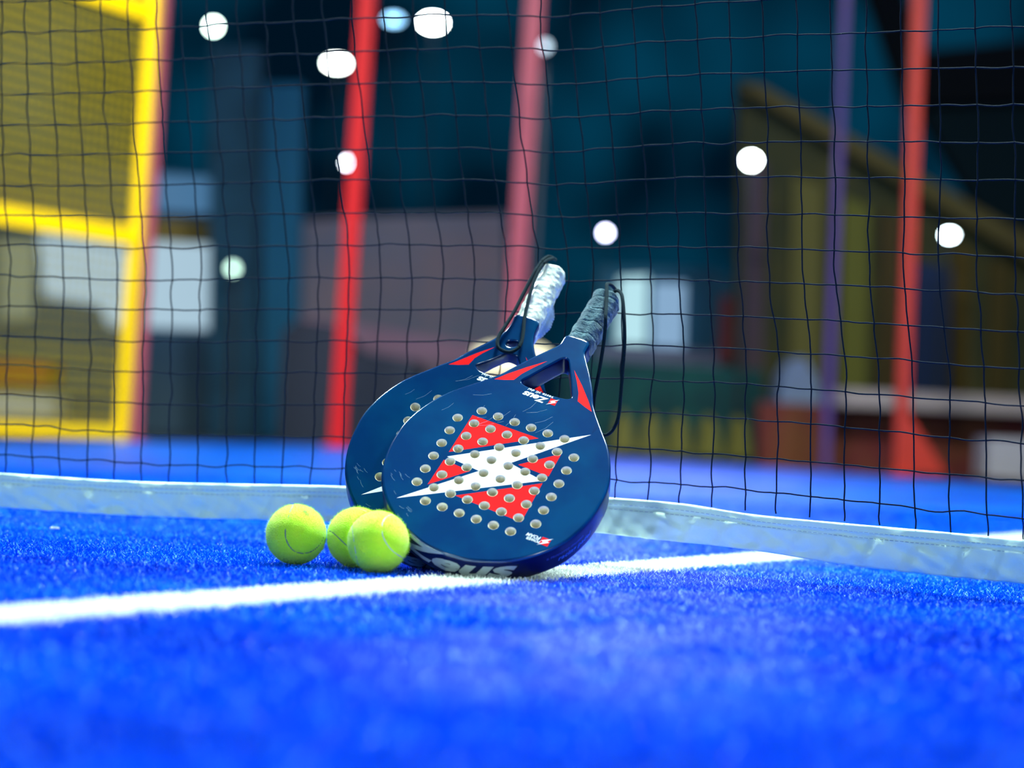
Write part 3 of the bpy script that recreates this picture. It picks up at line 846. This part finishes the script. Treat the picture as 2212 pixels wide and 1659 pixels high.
# ------------------------------------------------------------------ fence, posts
def mesh_fence():
    YEL = mat('yellow_paint', (0.74, 0.50, 0.0), 0.5, spec=.12, emit=None)
    YELW = mat('yellow_wire', (0.24, 0.19, 0.0), 0.6, spec=.1)
    p2 = ground(292, 953); p2 = Vector((p2.x, 9.6 * p2.y / p2.y, 0)); p2 = G(262, 951, 9.6); p2.z = 0
    p1 = G(-700, 900, 7.3); p1.z = 0
    root = empty('mesh_fence', p2); tag(root, 'yellow metal fence panel with fine wire mesh, left of the net', 'fence')
    d = (p1 - p2); d.z = 0; L_ = d.length; d.normalize(); nn = Vector((-d.y, d.x, 0))
    lean = Vector((.024, 0, 1)).normalized()
    at = lambda s_, z: d * s_ + lean * (z / lean.z)
    bm = bmesh.new(); beam(bm, at(0, 0), at(0, 3.0), .105, .05); finish(bm, 'post', root, [YEL])
    bm = bmesh.new(); beam(bm, at(L_, 0), at(L_, 3.0), .09, .05); finish(bm, 'post', root, [YEL])
    for z, h in ((.045, .06), (.965, .085), (2.02, .08)):
        bm = bmesh.new(); beam(bm, at(0.03, z), at(L_, z), .05, h)
        for f in bm.verts: pass
        finish(bm, 'rail', root, [YEL])
    paths = []
    z = .10
    while z < 2.95:
        paths.append((np.array([at(.04, z), at(L_, z)]), 0.0066 if z > 1 else (.0070 if z < .42 else .0028))); z += .05
    Vs, Fs, o_ = [], [], 0
    s_ = .06
    while s_ < L_:
        paths.append((np.array([at(s_, 1.0), at(s_, 2.95)]), .004)); paths.append((np.array([at(s_, .08), at(s_, 1.0)]), .0022)); s_ += .05
    for p, r_ in paths:
        V, Fc = tube_arrays(p, r_, 6); Vs.append(V); Fs.append(Fc + o_); o_ += len(V)
    link('wire_mesh', quads_mesh('wire_mesh', np.concatenate(Vs), np.concatenate(Fs)), root, [YELW])


mesh_fence()


def post(label, top, bot, Y_, wdt, m_, brace=None, name='fence_post'):
    a = G(*top, Y_); b = G(*bot, Y_)
    d = (a - b); b2 = b - d * (b.z / d.z); a2 = b2 + d * (3.3 / d.z)
    root = empty(name, b2); tag(root, label, 'post', 'coloured steel posts round the court')
    bm = bmesh.new(); beam(bm, (0, 0, 0), a2 - b2, wdt, wdt); finish(bm, 'upright', root, [m_])
    bm = bmesh.new(); add_box(bm, (0, 0, .006), (wdt * 1.9, wdt * 1.9, .012)); finish(bm, 'base_plate', root, [m_])
    if brace:
        bm = bmesh.new(); add_prism(bm, [(wdt / 2, -.01, .012), (wdt / 2 + brace, -.01, .012), (wdt / 2, -.01, brace * 1.5)], (0, .02, 0)); finish(bm, 'brace', root, [m_])


REDP = mat('red_post_paint', (0.52, 0.006, 0.008), 0.5, spec=.2)
PINKP = mat('glow_tinted_red_post_paint', (0.32, 0.06, 0.085), 0.5, spec=.3)  # red paint turned pinker, lens glow painted into the colour
post('slim pink red post directly beside the yellow fence', (352, 0), (291, 950), 10.2, .055, PINKP)
post('bright red steel post between the yellow fence and the rackets', (793, 0), (729, 962), 11.3, .082, REDP)
post('pale pink red steel post rising behind the racket handles', (1155, 0), (1110, 700), 11.3, .098, PINKP)
post('thin purple post on the right, behind the yellow canopy edge', (1826, 0), (1787, 900), 12.0, .045, mat('purple_post_paint', (0.10, 0.05, 0.24), 0.5))
post('orange red steel post farthest right, with a triangular foot brace', (1984, 0), (1943, 1020), 10.9, .065, mat('orange_red_post_paint', (0.55, 0.035, 0.016), 0.4), .22)


# ------------------------------------------------------------------ things behind the court (far out of focus)
def prism_px(name, pts, Y_, depth, m_, parent=None, lab=None, cat=None, z0=None, group=None, legs=False):
    P = [G(*q, Y_) for q in pts]
    if z0 is not None: P = [Vector((p.x, p.y, z0 if p.z < z0 + .35 else p.z)) for p in P]
    base = Vector((sum(p.x for p in P) / len(P), Y_, min(p.z for p in P)))
    bm = bmesh.new(); add_prism(bm, [p - base for p in P], (0, depth, 0))
    o_ = finish(bm, name, parent, [m_]); o_.location = base - (parent.location if parent else Vector())
    if lab: tag(o_, lab, cat, group)
    if legs:
        xs = sorted(P, key=lambda p: p.x)
        for q in (xs[0], xs[-1]):
            lowz = min(p.z for p in P if abs(p.x - q.x) < .5)
            bm = bmesh.new(); x_ = q.x + (.04 if q is xs[0] else -.04)
            beam(bm, (x_ - base.x, depth * .5, -base.z - .03), (x_ - base.x, depth * .5, lowz + .05 - base.z), .03, .03)
            finish(bm, 'leg', o_, [MAST])
    return o_


def emat(n_, c, s_=1.0):
    return mat(n_, (0.02, 0.02, 0.02), .8, emit=c, estr=s_)


HOUS = mat('lamp_housing', (.01, .015, .02), .5)
MAST = mat('lamp_mast', (.004, .012, .02), .6)

# club building on the left with a glowing panel for its lit white wall
cb = empty('club_building', (-3.0, 17.0, 0)); tag(cb, 'dim blue club building behind the yellow fence, with a glowing white wall panel', 'building')
prism_px('wall', [(-500, 300), (470, 380), (440, 960), (-500, 960)], 17.0, 2.5, mat('dusk_wall', (.03, .09, .17), .8, noise_col=(.05, .11, .16), nscale=1.2), cb)
prism_px('wall_glow', [(82, 505), (462, 520), (452, 712), (235, 705), (215, 660), (95, 640)], 16.93, .05, emat('lit_wall_glow', (.42, .60, .72), .95), cb)['label'] = 'bright white lit wall panel, made to glow'  # brightness of a lit white wall put in as emission
prism_px('sign_board', [(300, 470), (470, 480), (468, 528), (298, 518)], 16.85, .06, mat('brown_board', (.30, .22, .05), .8), cb)
prism_px('upper_window', [(330, 375), (470, 385), (465, 462), (328, 455)], 16.93, .05, emat('dim_window', (.06, .17, .32), 1), cb)
prism_px('side_window', [(0, 520), (70, 520), (66, 690), (0, 690)], 16.93, .05, emat('dim_grey_window', (.22, .28, .22), .8), cb)
ct = prism_px('counter', [(-300, 775), (105, 780), (102, 835), (-300, 832)], 15.5, .5, mat('orange_brown_board', (.40, .10, .01), .7), None, 'orange brown counter front seen through the yellow wire mesh', 'counter', None)
prism_px('bench', [(-300, 845), (120, 850), (118, 905), (-300, 903)], 14.5, .4, mat('pale_bench', (.55, .62, .55), .7), None, 'pale bench low behind the yellow wire mesh', 'bench', None)

prism_px('screen', [(455, 100), (560, 100), (556, 965), (450, 965)], 15.5, .3, mat('teal_cloth', (.004, .045, .085), .9, noise_col=(.01, .07, .13), nscale=3), None, 'dark teal tall screen to the right of the glowing white wall panel', 'screen', None)
prism_px('curtain', [(572, 180), (655, 180), (640, 965), (560, 965)], 16.5, .25, mat('light_teal_cloth', (.01, .14, .28), .9), None, 'lighter blue teal hanging curtain left of the bright red post', 'curtain', None)
gb = prism_px('clubhouse_wall', [(625, 480), (740, 470), (1090, 460), (1092, 965), (622, 965)], 18.0, 1.5, mat('grey_mauve_wall', (.24, .26, .36), .9, noise_col=(.34, .28, .34), nscale=1.5), None, 'grey mauve low clubhouse wall behind the red posts', 'building', None)
prism_px('cloth_banner', [(556, 668), (700, 690), (1080, 752), (1080, 800), (860, 770), (556, 712)], 17.0, .1, mat('pink_cloth', (.42, .26, .38), .8), None, 'pale pink cloth strip slanting down behind the bright red post', 'banner', None, legs=True)
prism_px('parked_car', [(610, 720), (640, 690), (720, 700), (770, 760), (900, 780), (900, 965), (600, 965)], 14.5, 1.6, mat('dark_car_paint', (.003, .015, .045), .5), None, 'dark low car shape behind the bright red post', 'car', None)
lb = empty('light_box', G(1115, 800, 10.5)); tag(lb, 'bright cream glowing sign box seen between the racket handles', 'sign')
prism_px('glowing_panel', [(1022, 756), (1060, 742), (1170, 746), (1192, 764), (1186, 800), (1030, 804)], 10.5, .12, emat('cream_light', (1.0, .96, .62), 1.7), lb)
prism_px('support', [(1105, 800), (1125, 800), (1122, 975), (1102, 990)], 10.55, .08, BLACK, lb)

dw = empty('glazed_doorway', G(1410, 880, 17.0)); tag(dw, 'bluish white lit glass doorway right of the grey grip', 'doorway')
prism_px('lit_pane', [(1338, 600), (1400, 596), (1396, 745), (1332, 742)], 17.0, .05, emat('door_light', (.50, .82, .90), .95), dw)
prism_px('lit_pane', [(1412, 610), (1482, 612), (1478, 752), (1408, 748)], 17.0, .05, emat('door_light_soft', (.26, .44, .66), .9), dw)
prism_px('surround', [(1290, 575), (1545, 580), (1640, 640), (1640, 990), (1290, 980)], 17.15, .3, mat('blue_surround', (.02, .13, .22), .8), dw)
prism_px('step', [(1290, 745), (1640, 765), (1640, 812), (1290, 800)], 16.6, .2, mat('lavender_stone', (.22, .26, .42), .8), dw)
prism_px('hedge', [(1210, 770), (1650, 800), (1650, 1000), (1210, 985)], 13.95, .6, mat('green_hedge', (.002, .05, .055), .9, noise_col=(.004, .09, .08), nscale=4), None, 'dark green low hedge to the right of the rackets', 'hedge', None)
for i, (x0, lb_) in enumerate(((1325, 'olive shrub before the green hedge, nearest the rackets'), (1385, 'olive shrub before the green hedge, second from the rackets'),
                               (1445, 'olive shrub before the green hedge, in the middle of its row of five'), (1510, 'olive shrub before the green hedge, fourth from the rackets'),
                               (1575, 'olive shrub before the green hedge, nearest the dark red low wall'))):
    o_ = prism_px('shrub', [(x0 + 8, 905 + i * 3), (x0 + 22, 886 + i * 3), (x0 + 38, 905 + i * 3), (x0 + 50, 975 + i * 4), (x0 - 4, 975 + i * 4)], 13.4, .3, mat('olive_leaves', (.17, .17, .03), .9), None,
                  lb_, 'shrub', None, 'olive shrubs in a row')
# yellow canopy structure on the right
cn = empty('canopy', G(1900, 900, 15.0)); tag(cn, 'large dim ochre canopy with sloping top on the right side', 'canopy')
prism_px('curtain_panel', [(1600, 170), (1700, 215), (1870, 320), (2020, 420), (2420, 600), (2420, 905), (1590, 850)], 15.0, .3, mat('olive_canvas', (.045, .055, .022), .9, noise_col=(.075, .075, .022), nscale=2.5), cn)
for x0, x1, c in ((1612, 1655, (.10, .07, .09)), (1715, 1778, (.17, .16, .04)), (1822, 1880, (.17, .18, .03)), (1905, 1945, (.10, .07, .02)), (2060, 2100, (.10, .07, .01)), (2140, 2185, (.08, .06, .01))):
    prism_px('curtain_fold', [(x0, 330 + (x0 - 1600) * .42), (x1, 330 + (x1 - 1600) * .42), (x1 - 8, 850 + (x1 - 1600) * .05), (x0 - 8, 850 + (x0 - 1600) * .05)], 14.9, .08, mat('ochre_fold', c, .9), cn)
prism_px('roof_edge', [(1600, 190), (1640, 180), (2420, 620), (2420, 680)], 14.8, .1, mat('ochre_edge', (.11, .09, .02), .8), cn)
prism_px('hoarding', [(1560, 640), (1665, 648), (1660, 790), (1552, 780)], 15.8, .15, mat('dull_red_board', (.22, .04, .05), .8), None, 'dull red board right of the lit doorway', 'board', None, legs=True)
prism_px('screen', [(1975, 560), (2055, 580), (2046, 1000), (1958, 990)], 14.2, .1, mat('deep_navy_cloth', (.004, .02, .07), .9), None, 'deep navy narrow screen right of the orange red post', 'screen', None)
prism_px('low_wall', [(1640, 868), (2420, 905), (2420, 1062), (1640, 1012)], 12.6, .25, mat('dark_red_wall', (.13, .012, .012), .8, noise_col=(.16, .05, .01), nscale=3), None, 'dark red low wall at the right edge of the court', 'wall', None)
prism_px('handrail', [(1790, 838), (2420, 868), (2420, 905), (1786, 876)], 12.4, .12, mat('pale_rail', (.42, .36, .34), .6), None, 'pale horizontal rail above the dark red low wall', 'rail', None)
prism_px('tent', [(1682, 862), (1690, 810), (1712, 775), (1738, 772), (1762, 812), (1775, 866), (1772, 1000), (1680, 995)], 13.2, .4, mat('pale_blue_canvas', (.22, .32, .48), .8), None, 'small pale blue peaked tent left of the pale rail', 'tent', None)
prism_px('storage_box', [(2135, 945), (2260, 950), (2260, 1040), (2130, 1030)], 10.6, .3, mat('pale_grey_box', (.35, .34, .36), .7), None, 'pale grey box low at the right edge of the court', 'box', None)
prism_px('roof_beam', [(1850, -120), (1915, -120), (2000, 110), (2500, 60), (2500, 205), (1965, 225)], 20.0, .4, mat('night_black', (.001, .004, .010), .9), cn2 := tag(empty('hall_roof', G(2000, 900, 20.0)), 'black roof beams against the night sky, top right', 'roof'))
prism_px('roof_side', [(1990, 235), (2500, 190), (2500, 700), (2230, 640)], 20.2, .3, mat('night_blue', (.001, .022, .035), .9), cn2)



def floodlight(label, px, py, Y_, wd, ht, col, strg):
    c = G(px, py, Y_); root = empty('floodlight', (c.x, c.y, 0)); tag(root, label, 'floodlight', 'floodlights beyond the court')
    bm = bmesh.new(); bmesh.ops.create_cone(bm, cap_ends=True, segments=24, radius1=.5, radius2=.5, depth=1)
    bmesh.ops.transform(bm, matrix=Matrix.Translation((0, 0, c.z)) @ Matrix.Diagonal((wd, .02, ht, 1)) @ Matrix.Rotation(math.pi / 2, 4, 'X'), verts=bm.verts)
    finish(bm, 'lens', root, [emat('floodlight_glow', col, strg)])
    bm = bmesh.new(); add_box(bm, (0, .07, c.z), (wd * .9, .10, ht * .9)); finish(bm, 'housing', root, [HOUS])
    bm = bmesh.new(); beam(bm, (0, .14, -.03), (0, .14, c.z), .026, .026); finish(bm, 'mast', root, [MAST])


CW = (.85, 1.0, .95)
floodlight('greenish white floodlight high on the left, beside the yellow post', 461, 57, 26, .12, .12, (.7, 1.0, .9), 32)
floodlight('wide white floodlight just left of the bright red post', 727, 137, 26, .26, .12, CW, 45)
floodlight('brightest wide floodlight at the top, between the two red posts', 935, 49, 26, .26, .14, CW, 70)
floodlight('floodlight half covered by the bright red post', 752, 352, 26, .07, .07, (.75, .85, 1.0), 40)
floodlight('bright floodlight framed by one net square, right of the rackets', 1623, 347, 13.7, .085, .07, CW, 60)
floodlight('dim lavender floodlight above the grey grip', 1308, 503, 26, .07, .07, (.62, .68, 1.0), 38)
floodlight('bluish floodlight farthest right', 2051, 508, 14.0, .075, .045, (.75, .95, 1.0), 50)
floodlight('faint blue floodlight touching the brightest one on its left', 850, 42, 26, .20, .09, (.25, .55, .85), 9)
floodlight('faint floodlight in front of the pale pink post top', 1178, 100, 10.9, .05, .05, (.55, .75, .9), 3.0)
floodlight('faint pale green floodlight low above the teal screen', 503, 580, 15.2, .07, .07, (.35, .55, .45), 9)
